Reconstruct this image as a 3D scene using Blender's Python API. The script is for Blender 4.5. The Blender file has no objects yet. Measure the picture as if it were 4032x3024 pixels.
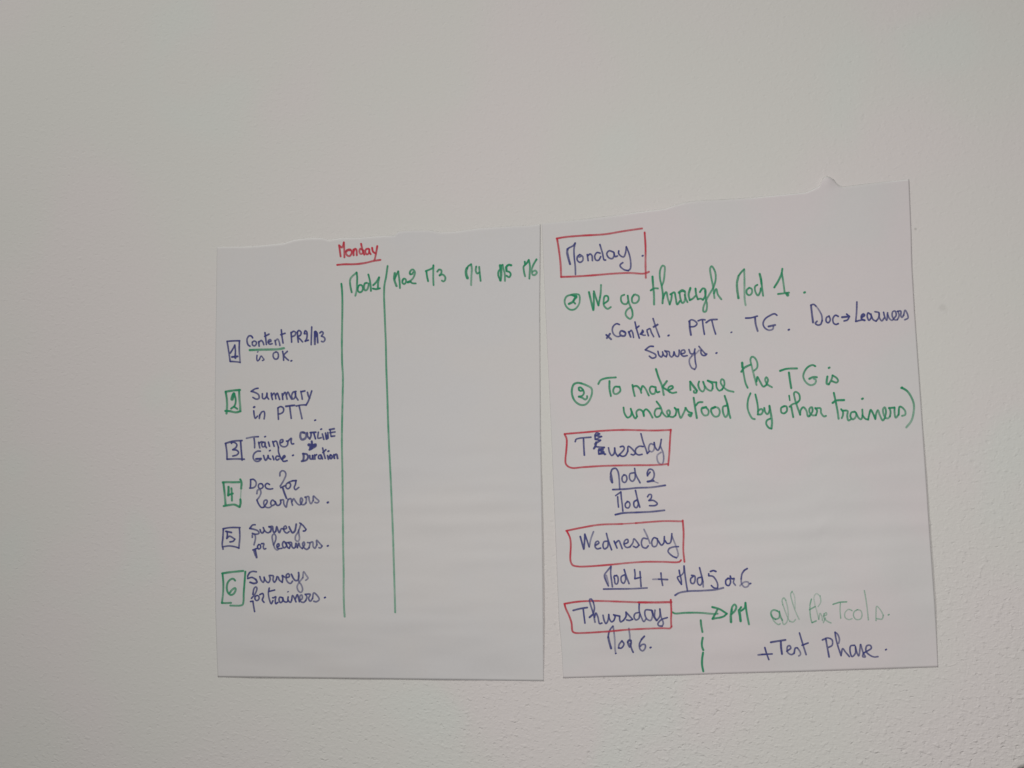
import bpy, math, random
from mathutils import Vector, Matrix, noise

random.seed(7)
scene = bpy.context.scene
COL = scene.collection

# ------------------------------------------------------------------ camera
F_PX, CX, CY = 3029.0, 2016.0, 1512.0          # focal length and centre of the 4032 x 3024 photo
DIST, CAM_Z = 1.431, 1.55                      # metres from the wall, height of the lens
YAW, PITCH = math.radians(8.137), math.radians(1.758)
R_CAM = Matrix.Rotation(YAW, 3, 'Z') @ Matrix.Rotation(PITCH, 3, 'X')
CAM_POS = Vector((0.0, -DIST, CAM_Z))
cam_data = bpy.data.cameras.new('camera')
cam_data.sensor_width = 36.0
cam_data.lens = 36.0 * F_PX / 4032.0
cam_data.clip_start, cam_data.clip_end = 0.02, 100.0
cam = bpy.data.objects.new('camera', cam_data)
COL.objects.link(cam)
rm = R_CAM @ Matrix.Rotation(math.radians(90), 3, 'X')
cam.matrix_world = Matrix.Translation(CAM_POS) @ rm.to_4x4()
scene.camera = cam

# ------------------------------------------------------------------ light and exposure
world = bpy.data.worlds.new('World')
scene.world = world
world.use_nodes = True
bg = world.node_tree.nodes['Background']
bg.inputs['Color'].default_value = (1.0, 0.99, 0.97, 1)
bg.inputs['Strength'].default_value = 0.052


def area_light(name, loc, target, size, size_y, power, color):
    l = bpy.data.lights.new(name, 'AREA')
    l.shape = 'RECTANGLE'
    l.size, l.size_y, l.energy, l.color = size, size_y, power, color
    o = bpy.data.objects.new(name, l)
    o.location = loc
    d = Vector(target) - Vector(loc)
    o.rotation_euler = d.to_track_quat('-Z', 'Y').to_euler()
    COL.objects.link(o)
    return o


area_light('ceiling_lamp', (-3.0, -4.0, 5.5), (0.25, 0.0, 1.45), 1.0, 1.0, 156.0, (0.99, 0.988, 0.955))
area_light('added_fill', (0.26, -2.0, 1.34), (0.26, 0.0, 1.34), 0.70, 0.70, 17.2, (1.0, 0.975, 0.962))  # added fill without a visible source, brightens the middle of the wall

vs = scene.view_settings
scene.display_settings.display_device = 'sRGB'
vs.view_transform = 'Standard'
vs.look = 'None'
vs.exposure, vs.gamma = 0.0, 1.0
vs.use_curve_mapping = False
scene.render.filter_size = 1.85
scene.cycles.transparent_max_bounces = 24
scene.cycles.max_bounces = 6


# ------------------------------------------------------------------ helpers
def at(px, py, h=0.0):
    """Point on the wall (or h metres in front of it) seen at pixel px, py of the photo."""
    d = R_CAM @ Vector(((px - CX) / F_PX, 1.0, -(py - CY) / F_PX))
    return CAM_POS + d * ((-h - CAM_POS.y) / d.y)


def interp(pts, v):
    if v <= pts[0][0]:
        a, b = pts[0], pts[1]
    elif v >= pts[-1][0]:
        a, b = pts[-2], pts[-1]
    else:
        for a, b in zip(pts, pts[1:]):
            if a[0] <= v <= b[0]:
                break
    k = (v - a[0]) / (b[0] - a[0])
    return a[1] + (b[1] - a[1]) * k


def sstep(a, b, v):
    k = max(0.0, min(1.0, (v - a) / (b - a)))
    return k * k * (3 - 2 * k)


def link_mesh(name, verts, faces, mats, parent=None, smooth=False, label=None):
    me = bpy.data.meshes.new(name)
    me.from_pydata([tuple(v) for v in verts], [], faces)
    for m in (mats if isinstance(mats, (list, tuple)) else [mats]):
        me.materials.append(m)
    if smooth:
        me.polygons.foreach_set('use_smooth', [True] * len(me.polygons))
    me.update()
    o = bpy.data.objects.new(name, me)
    COL.objects.link(o)
    if parent is not None:
        o.parent = parent
        o.matrix_parent_inverse = Matrix.Translation(-world_loc(parent))
    if label:
        o['label'] = label
    return o


def world_loc(o):
    v = Vector((0, 0, 0))
    while o is not None:
        v = v + Vector(o.location)
        if o.parent is not None:
            v = v + o.matrix_parent_inverse.to_translation()
        o = o.parent
    return v


def nodes_of(name):
    m = bpy.data.materials.new(name)
    m.use_nodes = True
    nt = m.node_tree
    b = nt.nodes['Principled BSDF']
    return m, nt, b


def N(nt, t, **kw):
    n = nt.nodes.new(t)
    for k, v in kw.items():
        setattr(n, k, v)
    return n


def math_node(nt, op, a, b=None, clamp=False):
    n = N(nt, 'ShaderNodeMath', operation=op)
    n.use_clamp = clamp
    for i, v in enumerate((a, b)):
        if v is None:
            continue
        if isinstance(v, (int, float)):
            n.inputs[i].default_value = v
        else:
            nt.links.new(v, n.inputs[i])
    return n.outputs[0]


def map_range(nt, v, a, b, c, d, smooth=True):
    n = N(nt, 'ShaderNodeMapRange')
    n.interpolation_type = 'SMOOTHSTEP' if smooth else 'LINEAR'
    nt.links.new(v, n.inputs['Value'])
    for key, val in (('From Min', a), ('From Max', b), ('To Min', c), ('To Max', d)):
        n.inputs[key].default_value = val
    return n.outputs['Result']


def mix_rgb(nt, fac, a, b, mode='MIX'):
    n = N(nt, 'ShaderNodeMix', data_type='RGBA', blend_type=mode)
    for sock, v in ((n.inputs[0], fac), (n.inputs[6], a), (n.inputs[7], b)):
        if isinstance(v, (int, float)):
            sock.default_value = v
        elif isinstance(v, tuple):
            sock.default_value = (*v, 1)
        else:
            nt.links.new(v, sock)
    return n.outputs[2]


def noise_tex(nt, vec, scale, detail=2.0, rough=0.5, dist=0.0):
    n = N(nt, 'ShaderNodeTexNoise')
    n.inputs['Scale'].default_value = scale
    n.inputs['Detail'].default_value = detail
    n.inputs['Roughness'].default_value = rough
    n.inputs['Distortion'].default_value = dist
    nt.links.new(vec, n.inputs['Vector'])
    return n.outputs['Fac']


# ------------------------------------------------------------------ materials
def wall_material():
    m, nt, b = nodes_of('painted_plaster')
    tc = N(nt, 'ShaderNodeTexCoord').outputs['Object']
    mp = N(nt, 'ShaderNodeMapping')
    mp.inputs['Scale'].default_value = (0.82, 1.0, 1.12)
    mp.inputs['Rotation'].default_value = (0, math.radians(-12), 0)
    nt.links.new(tc, mp.inputs['Vector'])
    v = mp.outputs['Vector']
    # paint: warm white with very faint blotches
    big = noise_tex(nt, tc, 2.1, 2.0, 0.5)
    big2 = noise_tex(nt, tc, 3.3, 2.0, 0.5)
    base = mix_rgb(nt, map_range(nt, big, 0.42, 0.62, 0, 1), (0.730, 0.716, 0.680), (0.750, 0.704, 0.690))
    base = mix_rgb(nt, map_range(nt, big2, 0.56, 0.70, 0, 0.8), base, (0.715, 0.728, 0.690))
    fine = noise_tex(nt, tc, 160.0, 3.0, 0.6)
    base = mix_rgb(nt, map_range(nt, fine, 0.3, 0.75, 0.0, 0.10), base, (0.62, 0.60, 0.565))
    # a rubbed grey smudge and a small nail mark beside the second sheet
    for (px, py, rad, dark) in ((3712, 1212, 0.0060, 0.16), (3605, 902, 0.0022, 0.45), (2184, 2458, 0.0022, 0.22)):
        c = at(px, py) - WALL_ORIGIN
        d = N(nt, 'ShaderNodeVectorMath', operation='DISTANCE')
        nt.links.new(tc, d.inputs[0])
        d.inputs[1].default_value = c
        base = mix_rgb(nt, map_range(nt, d.outputs['Value'], rad * 0.3, rad * 1.5, dark, 0.0), base, (0.30, 0.29, 0.27))
    nt.links.new(base, b.inputs['Base Color'])
    b.inputs['Roughness'].default_value = 0.85
    b.inputs['Specular IOR Level'].default_value = 0.25
    # relief: rolled roughcast, coarser low on the wall
    sep = N(nt, 'ShaderNodeSeparateXYZ')
    nt.links.new(tc, sep.inputs[0])
    x, z = sep.outputs['X'], sep.outputs['Z']
    low = map_range(nt, math_node(nt, 'ADD', math_node(nt, 'MULTIPLY', x, -0.35), z), -0.62, 0.15, 1.0, 0.0)
    patch = map_range(nt, noise_tex(nt, tc, 4.0, 2.0), 0.35, 0.65, 0.8, 1.2)
    grain = noise_tex(nt, v, 150.0, 3.0, 0.60, 0.2)
    coarse = noise_tex(nt, v, 66.0, 2.0, 0.5, 0.3)
    bumps = map_range(nt, noise_tex(nt, v, 110.0, 1.5, 0.5, 0.2), 0.52, 0.80, 0.0, 1.0)
    pits = map_range(nt, noise_tex(nt, v, 118.0, 1.0, 0.5, 0.2), 0.60, 0.80, 0.0, 1.0)
    h = math_node(nt, 'ADD', math_node(nt, 'MULTIPLY', grain, 0.95), math_node(nt, 'MULTIPLY', bumps, 0.70))
    h = math_node(nt, 'ADD', h, math_node(nt, 'MULTIPLY', coarse, 0.30))
    h = math_node(nt, 'SUBTRACT', h, math_node(nt, 'MULTIPLY', pits, 0.75))
    amp = math_node(nt, 'MULTIPLY', math_node(nt, 'ADD', math_node(nt, 'MULTIPLY', low, 0.66), 0.23), patch)
    h = math_node(nt, 'MULTIPLY', h, amp)
    bump = N(nt, 'ShaderNodeBump')
    bump.inputs['Strength'].default_value = 1.0
    bump.inputs['Distance'].default_value = 0.0014
    nt.links.new(h, bump.inputs['Height'])
    nt.links.new(bump.outputs['Normal'], b.inputs['Normal'])
    return m


def paper_material(name, tint, tint2):
    m, nt, b = nodes_of(name)
    tc = N(nt, 'ShaderNodeTexCoord').outputs['Object']
    big = noise_tex(nt, tc, 4.2, 2.0, 0.5)
    base = mix_rgb(nt, map_range(nt, big, 0.40, 0.62, 0, 1), tint, tint2)
    fibre = noise_tex(nt, tc, 240.0, 3.0, 0.6)
    base = mix_rgb(nt, map_range(nt, fibre, 0.35, 0.75, 0.0, 0.07), base, (0.56, 0.54, 0.53))
    nt.links.new(base, b.inputs['Base Color'])
    b.inputs['Roughness'].default_value = 0.8
    b.inputs['Specular IOR Level'].default_value = 0.2
    bump = N(nt, 'ShaderNodeBump')
    bump.inputs['Strength'].default_value = 0.5
    bump.inputs['Distance'].default_value = 0.0006
    nt.links.new(noise_tex(nt, tc, 34.0, 3.0, 0.55), bump.inputs['Height'])
    nt.links.new(bump.outputs['Normal'], b.inputs['Normal'])
    return m


def ink_material(name, color, dry):
    """Felt-tip ink: lets some paper through, the more so where the stroke ran dry."""
    m, nt, b = nodes_of(name)
    out = nt.nodes['Material Output']
    at_n = N(nt, 'ShaderNodeAttribute', attribute_name='ink_flow')
    tc = N(nt, 'ShaderNodeTexCoord').outputs['Object']
    streak = noise_tex(nt, tc, 420.0, 2.0, 0.6)
    blot = noise_tex(nt, tc, 55.0, 2.0, 0.5)
    den = math_node(nt, 'MULTIPLY', at_n.outputs['Fac'], map_range(nt, streak, 0.3, 0.62, 0.86, 1.04))
    den = math_node(nt, 'MULTIPLY', den, map_range(nt, blot, 0.35, 0.65, 0.86, 1.06), clamp=True)
    colr = mix_rgb(nt, map_range(nt, at_n.outputs['Fac'], 0.45, 0.95, 0, 1), dry, color)
    nt.links.new(colr, b.inputs['Base Color'])
    b.inputs['Roughness'].default_value = 0.7
    b.inputs['Specular IOR Level'].default_value = 0.2
    tr = N(nt, 'ShaderNodeBsdfTransparent')
    mx = N(nt, 'ShaderNodeMixShader')
    nt.links.new(den, mx.inputs[0])
    nt.links.new(tr.outputs[0], mx.inputs[1])
    nt.links.new(b.outputs[0], mx.inputs[2])
    nt.links.new(mx.outputs[0], out.inputs['Surface'])
    return m


WALL_ORIGIN = Vector((0.2, 0.0, 1.4))
M_WALL = wall_material()
M_PAPER_A = paper_material('flipchart_paper', (0.704, 0.679, 0.668), (0.692, 0.676, 0.676))
M_PAPER_B = paper_material('flipchart_paper_pinkish', (0.722, 0.670, 0.674), (0.698, 0.678, 0.672))
M_FIBRE = paper_material('torn_paper_fibres', (0.78, 0.765, 0.75), (0.70, 0.685, 0.67))
M_INK = {
    'b': ink_material('navy_ink', (0.060, 0.066, 0.250), (0.112, 0.122, 0.320)),
    'g': ink_material('green_ink', (0.018, 0.295, 0.138), (0.080, 0.430, 0.240)),
    'r': ink_material('red_ink', (0.640, 0.036, 0.068), (0.650, 0.095, 0.130)),
}

# ------------------------------------------------------------------ wall
def build_wall():
    # one thick slab: front face at y = 0
    x0, x1, z0, z1, th = -3.2, 3.0, 0.0, 2.9, 0.14
    o = WALL_ORIGIN
    v = [(x, y, z) for y in (0.0, th) for (x, z) in ((x0, z0), (x1, z0), (x1, z1), (x0, z1))]
    v = [(a - o.x, b - o.y, c - o.z) for a, b, c in v]
    f = [(0, 1, 2, 3), (7, 6, 5, 4), (0, 4, 5, 1), (1, 5, 6, 2), (2, 6, 7, 3), (3, 7, 4, 0)]
    w = link_mesh('wall', v, f, M_WALL)
    w.location = o
    w['label'] = 'off-white roughcast plaster wall behind the paper sheets'
    w['kind'] = 'structure'


build_wall()

# ------------------------------------------------------------------ the two sheets
SHEETS = {
    'A': dict(
        top=[(840, 975), (877, 972), (963, 970), (1028, 966), (1117, 957), (1158, 944), (1207, 937), (1268, 936), (1292, 944),
             (1341, 937), (1422, 935), (1491, 929), (1556, 926), (1566, 911), (1618, 906), (1690, 906), (1735, 914), (1794, 911),
             (1889, 898), (1997, 891), (2079, 888), (2140, 881)],
        bottom=[(840, 2666), (1044, 2668), (1322, 2672), (1661, 2676), (2000, 2680), (2150, 2682)],
        left=[(960, 854), (1551, 846), (2093, 847), (2400, 848), (2593, 854), (2680, 858)],
        right=[(870, 2128), (1210, 2125), (1700, 2128), (2100, 2135), (2450, 2139), (2690, 2141)]),
    'B': dict(
        top=[(2120, 882), (2178, 875), (2269, 866), (2345, 857), (2427, 847), (2500, 836), (2565, 828), (2619, 821), (2663, 806),
             (2701, 796), (2760, 789), (2847, 785), (2961, 778), (3070, 767), (3173, 757), (3205, 743), (3228, 731), (3235, 712), (3240, 702),
             (3248, 696), (3258, 694), (3270, 698), (3283, 707), (3293, 719), (3303, 730), (3318, 735), (3368, 729), (3476, 716), (3590, 704)],
        bottom=[(2200, 2671), (2338, 2667), (2519, 2662), (2680, 2659), (2846, 2653), (3120, 2646), (3457, 2635), (3720, 2626)],
        left=[(870, 2133), (1210, 2147), (1651, 2168), (2224, 2192), (2443, 2201), (2540, 2210), (2690, 2218)],
        right=[(690, 3579), (910, 3588), (1043, 3591), (1220, 3601), (1505, 3621), (1885, 3647), (2066, 3659), (2391, 3682),
               (2510, 3689), (2640, 3695)]),
}


def st(key, px, py):
    S = SHEETS[key]
    xl, xr = interp(S['left'], py), interp(S['right'], py)
    yt, yb = interp(S['top'], px), interp(S['bottom'], px)
    return (px - xl) / (xr - xl), (py - yt) / (yb - yt), py - yt


def soft(v, w=0.02):
    return 0.5 * (v + math.sqrt(v * v + w * w))


def relief(key, px, py):
    """Distance of the paper from the wall in metres: it hangs loosely, rippled, curled at the edges."""
    s, t, dtop = st(key, px, py)
    s, t = max(-0.02, min(1.02, s)), max(-0.02, min(1.02, t))
    n1 = noise.noise(Vector((s * 2.3 + (5 if key == 'B' else 0), t * 2.6, 1.7)))
    n2 = noise.noise(Vector((s * 5.0, t * 17.0 + (9 if key == 'B' else 0), 4.2)))
    n3 = noise.noise(Vector((s * 13.0, t * 15.0, 8.2)))
    n4 = noise.noise(Vector((s * 6.0 + 3.0, t * 42.0 + (2 if key == 'B' else 0), 6.6)))
    low = sstep(0.42, 0.62, t)
    h = 0.0028 + 0.0007 * n1 + 0.00080 * n2 * (0.4 + 1.6 * low) + 0.00014 * n3 + 0.00044 * n4 * (0.2 + low)
    if key == 'A':
        h += 0.0066 * sstep(0.30, 0.868, t) - 0.0086 * soft(t - 0.868) / 0.132 * (0.8 + 0.2 * s)
        h += 0.00042 * math.sin(2 * math.pi * t / 0.047 + 2.2 * s) * math.exp(-((t - 0.63) / 0.055) ** 2) * sstep(0.3, 0.8, s)
        h *= (0.30 + 0.70 * sstep(0.0, 0.14, s)) * (1.0 - 0.50 * sstep(0.80, 1.0, s))
    else:
        h += 0.0050 * sstep(0.35, 0.885, t) - 0.0071 * soft(t - 0.885) / 0.115
        h += 0.00070 * math.sin(2 * math.pi * t / 0.050 + 0.9) * math.exp(-((t - 0.70) / 0.060) ** 2) * sstep(0.15, 0.9, s)
        h *= (0.30 + 0.70 * sstep(0.0, 0.14, s)) * (1.0 - (0.25 + 0.35 * sstep(0.82, 1.0, t) + 0.3 * (1 - sstep(0.05, 0.25, t))) * sstep(0.86, 1.0, s))
        h += 0.0030 * math.exp(-((px - 3264) / 24.0) ** 2) * (1 - sstep(702, 752, py))
    h = max(0.0007, h)
    # the torn top edge bends back to the wall
    k = max(0.0, min(1.0, dtop / 10.0))
    h = 0.0004 + (h - 0.0004) * (k * (1.6 - 0.6 * k * k))
    return max(0.0004, h)


def build_paper(key, root, mat):
    S = SHEETS[key]
    nu = 260
    rows = [0.0, 0.0008, 0.0016, 0.0026, 0.0037, 0.005, 0.0065, 0.008, 0.010, 0.0125, 0.016, 0.02]
    rows += [0.02 + 0.98 * j / 210 for j in range(1, 211)]
    verts, faces = [], []
    y0 = S['top'][0][1]
    for t in rows:
        for i in range(nu + 1):
            s = i / nu
            x, y = (S['left'][0][1] * (1 - s) + S['right'][0][1] * s), y0 + 1700 * t
            for _ in range(7):
                x = interp(S['left'], y) * (1 - s) + interp(S['right'], y) * s
                y = interp(S['top'], x) * (1 - t) + interp(S['bottom'], x) * t
            # fibres of the torn edge
            if t == 0.0:
                y += 2.6 * noise.noise(Vector((x * 0.11, 3.0, 0.0))) + 1.6 * noise.noise(Vector((x * 0.37, 8.0, 0.0)))
            verts.append(at(x, y, relief(key, x, y)))
    w = nu + 1
    for j in range(len(rows) - 1):
        for i in range(nu):
            a = j * w + i
            faces.append((a, a + w, a + w + 1, a + 1))
    p = link_mesh('paper', verts, faces, [mat, M_FIBRE], root, smooth=True)
    for k in range(nu * 3):                      # bare white fibres along the torn edge
        p.data.polygons[k].material_index = 1
    sol = p.modifiers.new('thickness', 'SOLIDIFY')
    sol.thickness = 0.00012
    sol.offset = -1.0
    return p


# ------------------------------------------------------------------ marker strokes
_lift = [0]


def catmull(pts, step):
    if len(pts) == 1:
        x, y = pts[0]
        pts = [(x - 1.6, y + 0.8), (x + 1.6, y - 0.8)]
    if len(pts) == 2:
        pts = [pts[0], ((pts[0][0] + pts[1][0]) / 2, (pts[0][1] + pts[1][1]) / 2), pts[1]]
    P = [(2 * pts[0][0] - pts[1][0], 2 * pts[0][1] - pts[1][1])] + pts + [(2 * pts[-1][0] - pts[-2][0], 2 * pts[-1][1] - pts[-2][1])]
    out = []
    for i in range(1, len(P) - 2):
        p0, p1, p2, p3 = (Vector(q) for q in P[i - 1:i + 3])
        d = [max(1e-3, (b - a).length) ** 0.5 for a, b in ((p0, p1), (p1, p2), (p2, p3))]
        t1, t2 = d[0], d[0] + d[1]
        t3 = t2 + d[2]
        n = max(2, int((p2 - p1).length / step))
        for k in range(n):
            t = t1 + (t2 - t1) * k / n
            a1 = p0 * ((t1 - t) / t1) + p1 * (t / t1)
            a2 = p1 * ((t2 - t) / (t2 - t1)) + p2 * ((t - t1) / (t2 - t1))
            a3 = p2 * ((t3 - t) / (t3 - t2)) + p3 * ((t - t2) / (t3 - t2))
            b1 = a1 * ((t2 - t) / t2) + a2 * (t / t2)
            b2 = a2 * ((t3 - t) / (t3 - t1)) + a3 * ((t - t1) / (t3 - t1))
            out.append(b1 * ((t2 - t) / (t2 - t1)) + b2 * ((t - t1) / (t2 - t1)))
    out.append(Vector(pts[-1]))
    return out


def strokes_mesh(key, spec, name, color, parent, label, width):
    """spec: list of (origin x, origin y, photo px per unit, text)."""
    verts, faces, dens = [], [], []

    def add(p, d, lift):
        verts.append(at(p.x, p.y, relief(key, p.x, p.y) + lift))
        dens.append(d)
        return len(verts) - 1

    for ox, oy, sc, text in spec:
        for raw in text.split('/'):
            w, f, f2, pts = width, 1.0, None, []
            for tok in raw.split():
                if tok[0] == 'w':
                    w = float(tok[1:]) * 0.22604
                elif tok[0] == 'f':
                    f = float(tok[1:])
                elif tok[0] == 'e':
                    f2 = float(tok[1:])
                else:
                    x, y = tok.split(',')
                    pts.append((ox + float(x) * sc, oy + float(y) * sc))
            if not pts:
                continue
            line = catmull(pts, 2.6)
            _lift[0] += 1
            lift = 0.00022 + 0.000006 * (_lift[0] % 40)
            r = w * 0.59
            n = len(line)
            ring_prev = None
            seed = random.random() * 100
            first = len(verts)
            for i, c in enumerate(line):
                a, b = line[max(0, i - 1)], line[min(n - 1, i + 1)]
                tv = (b - a)
                tv = tv / tv.length if tv.length > 1e-6 else Vector((1, 0))
                nv = Vector((-tv.y, tv.x))
                u = i / (n - 1)
                ff = f if f2 is None else f + (f2 - f) * u
                wob = 1.0 + 0.10 * noise.noise(Vector((c.x * 0.06, c.y * 0.06, seed)))
                pres = 0.75 + 0.13 * noise.noise(Vector((c.x * 0.022, c.y * 0.022, seed + 7)))
                pres += 0.16 * math.exp(-i * 2.6 / 9.0) + 0.08 * math.exp(-(n - 1 - i) * 2.6 / 7.0)
                pres -= 0.10 * sstep(0.25, 0.8, u) if n > 30 else 0.0
                d = min(1.0, pres) * ff
                rr = r * wob
                lf = lift + i * 2e-8
                row = [add(c + nv * rr, d * 0.50, lf), add(c + nv * rr * 0.62, d, lf),
                       add(c - nv * rr * 0.62, d, lf), add(c - nv * rr, d * 0.50, lf)]
                if i in (0, n - 1):
                    sgn = -1 if i == 0 else 1
                    cap_in = add(c + tv * sgn * rr * 0.55, d * 0.95, lf)
                    arc = [row[0]]
                    for q in range(1, 6):
                        th = math.pi * q / 6
                        arc.append(add(c + nv * rr * math.cos(th) + tv * sgn * rr * math.sin(th), d * 0.5, lf))
                    arc.append(row[3])
                    inner = [row[1], row[1], row[1], cap_in, cap_in, row[2], row[2]]
                    tris = []
                    for q in range(6):
                        tris.append((arc[q], arc[q + 1], inner[q + 1] if q < 5 else row[2]))
                    tris += [(row[1], arc[2], cap_in), (cap_in, arc[4], row[2]), (row[1], cap_in, row[2])]
                    for tr in tris:
                        if len(set(tr)) == 3:
                            faces.append(tr if sgn < 0 else tr[::-1])
                if ring_prev:
                    for q in range(3):
                        faces.append((ring_prev[q], row[q], row[q + 1], ring_prev[q + 1]))
                ring_prev = row
    o = link_mesh(name, verts, faces, M_INK[color], parent, label=label)
    at_ = o.data.attributes.new('ink_flow', 'FLOAT', 'POINT')
    at_.data.foreach_set('value', dens)
    return o


K = 0.22604


def thing(name, loc, label, cat, group=None):
    o = bpy.data.objects.new(name, None)
    o.empty_display_size = 0.05
    o.location = loc
    COL.objects.link(o)
    o['label'], o['category'] = label, cat
    if group:
        o['group'] = group
    return o


GROUP = 'flip chart sheets on the wall'
sheet_a = thing('flipchart_sheet', at(1496, 2674), 'white flip chart sheet with two long green vertical lines and a numbered checklist',
                'paper sheet', GROUP)
sheet_b = thing('flipchart_sheet', at(2957, 2650), 'white flip chart sheet with day names in red boxes and green sentences',
                'paper sheet', GROUP)
build_paper('A', sheet_a, M_PAPER_A)
build_paper('B', sheet_b, M_PAPER_B)


def write(key, name, color, spec, label=None, parent=None, w=None):
    root = parent or (sheet_a if key == 'A' else sheet_b)
    wd = (w or {'b': 28, 'g': 32, 'r': 32}[color]) * K
    sp = []
    for e in spec:
        sp.append((e[0], e[1], K, e[2]) if len(e) == 3 else e)
    return strokes_mesh(key, sp, name, color, root, label, wd)

# ------------------------------------------------------------------ writing on the first sheet
hd = write('A', 'heading', 'r', [(1300, 900,
    "155,290 168,380 182,485/158,295 205,330 238,240/238,240 245,360 248,500/"
    "265,405 300,370 350,365 375,400 365,450 335,480 295,465 275,425 300,385 345,378/405,365 408,465/408,400 435,350 455,365 464,465/"
    "560,370 525,350 508,395 528,440 565,430 580,380/538,265 555,340 575,410 595,455/"
    "665,350 625,360 612,410 640,450 675,425 680,360/680,360 685,415 705,445/730,335 745,400 785,430/820,305 800,420 780,520 768,552")],
    'red handwritten heading Monday')
write('A', 'underline', 'r', [(1300, 900, "122,632 250,622 430,620 600,600 750,565 875,545")], 'red underline beneath the heading', hd, 33)

write('A', 'column_heading', 'g', [(1300, 900,
    "375,1110 355,1020 345,920 360,860 460,765/460,765 470,850 465,1000 460,1080 438,1170/"
    "480,1030 500,990 545,985 570,1030 555,1090 515,1110 480,1080 480,1030/640,945 605,955 590,1015 605,1075 635,1070 665,1010 670,955/"
    "665,800 690,900 705,1000 710,1085/w34 750,985 800,935 852,850/852,850 835,950 830,1035/745,1045 800,1055 865,1040")],
    'green column heading Mod 1')
write('A', 'column_heading', 'g', [(1300, 900,
    "w38 1155,1000 1125,920 1115,870 1125,775/1122,880 1150,810 1185,745/1185,745 1200,850 1210,940 1215,1035/"
    "1260,900 1285,870 1315,885 1320,930 1290,965 1258,945 1260,900/1395,795 1385,775 1400,735 1440,712 1475,760 1460,830 1420,890 1350,935/"
    "w38 1350,935 1395,922/1395,922 1430,950 1490,955/1395,795 1430,790 1445,760")], 'green column heading Mo 2')
write('A', 'column_heading', 'g', [(1300, 900,
    "f.9 1665,740 1750,705 1790,680 1798,640/f.85 1798,640 1795,760 1795,880 1800,985/1675,745 1685,820 1705,915/"
    "1865,750 1895,715 1935,725 1935,775 1905,815/1905,815 1960,800 2005,850 1995,905 1970,920 1945,905")], 'green column heading M 3')
write('A', 'column_heading', 'g', [(1700, 950,
    "w44 622,640 600,580 598,510 612,470/612,470 640,430 685,400/f.85 685,400 697,480 690,600 685,760/"
    "775,440 765,510 790,560 830,540/825,445 835,550 850,690")], 'green column heading M 4')
write('A', 'column_heading', 'g', [(1700, 950,
    "1200,685 1160,600 1165,520 1200,480 1205,420/w44 1190,420 1205,500 1207,600 1195,680/1200,430 1235,410/"
    "f.8 1235,410 1245,470 1270,560 1275,690/1300,440 1310,520 1345,530 1375,570 1350,625 1300,600/w36 1310,430 1340,410 1385,418/1290,450 1300,520")],
    'green column heading M 5')
write('A', 'column_heading', 'g', [(1700, 950,
    "1620,355 1625,410/1625,410 1600,440 1605,520 1625,610/1625,410 1655,380 1690,325/1690,325 1710,430 1705,560 1700,650/"
    "1825,315 1770,410 1740,510 1760,585 1800,585 1830,545 1800,510 1755,530")], 'green column heading M 6')

# two long vertical rules, traced in photo pixels
write('A', 'column_line', 'g', [(0, 0, 1.0,
    "f.95 e.72 1344,1117 1347,1150 1348,1200 1347,1280 1346,1350 1347,1430 1350,1480 1349,1560 1347,1650 1346,1750 1348,1850 1349,1950 1350,2050 "
    "1351,2150 1353,2250 1353,2330 1355,2400 1357,2428")], 'green vertical line starting just below the red heading', w=32)
write('A', 'column_line', 'g', [(0, 0, 1.0,
    "f.95 e.75 1526,1047 1520,1090 1514,1120 1512,1160 1514,1220 1516,1275 1519,1350 1521,1450 1525,1560 1528,1660 1532,1760 1538,1880 1543,2000 "
    "1547,2100 1550,2200 1553,2300 1556,2411")], 'green vertical line with a slanted top between Mod 1 and Mo 2', w=32)

# numbered checklist
b1 = write('A', 'number_box', 'b', [(860, 1250,
    "150,415 260,408 370,405/150,420 165,500 180,600 205,765/205,765 290,770 375,780/365,410 362,560 378,785")], 'navy number box holding 1')
write('A', 'numeral', 'b', [(860, 1250, "205,620 250,550 285,480/285,480 295,580 292,670/w34 235,688 330,678/w36 285,680 295,705")], None, b1)
write('A', 'item_text', 'b', [(860, 1250,
    "595,355 575,325 535,320 500,370 500,430 520,480 550,500/590,430 620,410 660,430 655,470 625,495 592,475 590,430/f.85 700,420 708,500/"
    "f.85 705,430 745,400 775,430 790,475/810,265 820,340 835,470/805,330 880,290/f.9 865,430 915,412 905,385 872,400 872,450 900,465 935,455/"
    "f.9 985,400 1000,475/f.85 990,410 1030,375 1055,420 1070,485/1095,215 1105,320 1125,445/1085,300 1160,275/"
    "1265,260 1270,340 1275,430/1265,270 1310,240 1345,265 1330,310 1275,335/1375,255 1380,340 1390,430/"
    "1370,260 1400,225 1440,260 1425,310 1380,335 1425,380 1465,425/1495,280 1510,230 1535,245 1545,300 1535,370 1510,415/1510,412 1565,395/"
    "w24 1495,285 1525,285/1625,165 1620,300 1615,475/w38 1685,250 1680,340 1680,465/1685,245 1715,265 1725,350 1730,440/w56 1690,258 1700,315/"
    "f.9 1765,270 1800,245 1825,270 1795,325/f.9 1795,325 1845,350 1855,390 1825,425 1795,415/"
    "w24 672,658 668,720 680,758 704,742/w18 684,600/w24 710,735 745,670 770,700 795,735 765,750/"
    "1000,600 960,625 955,685 985,725 1030,715 1045,660 1030,610 1000,600/1118,590 1130,660 1135,745/1200,590 1140,660 1180,710 1220,745/1270,755")],
    'navy handwriting Content PR2/A3 is OK')
write('A', 'underline', 'g', [(860, 1250, "w38 545,568 700,562 900,558 1050,552 1140,535")], 'green underline below the word Content')

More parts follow.
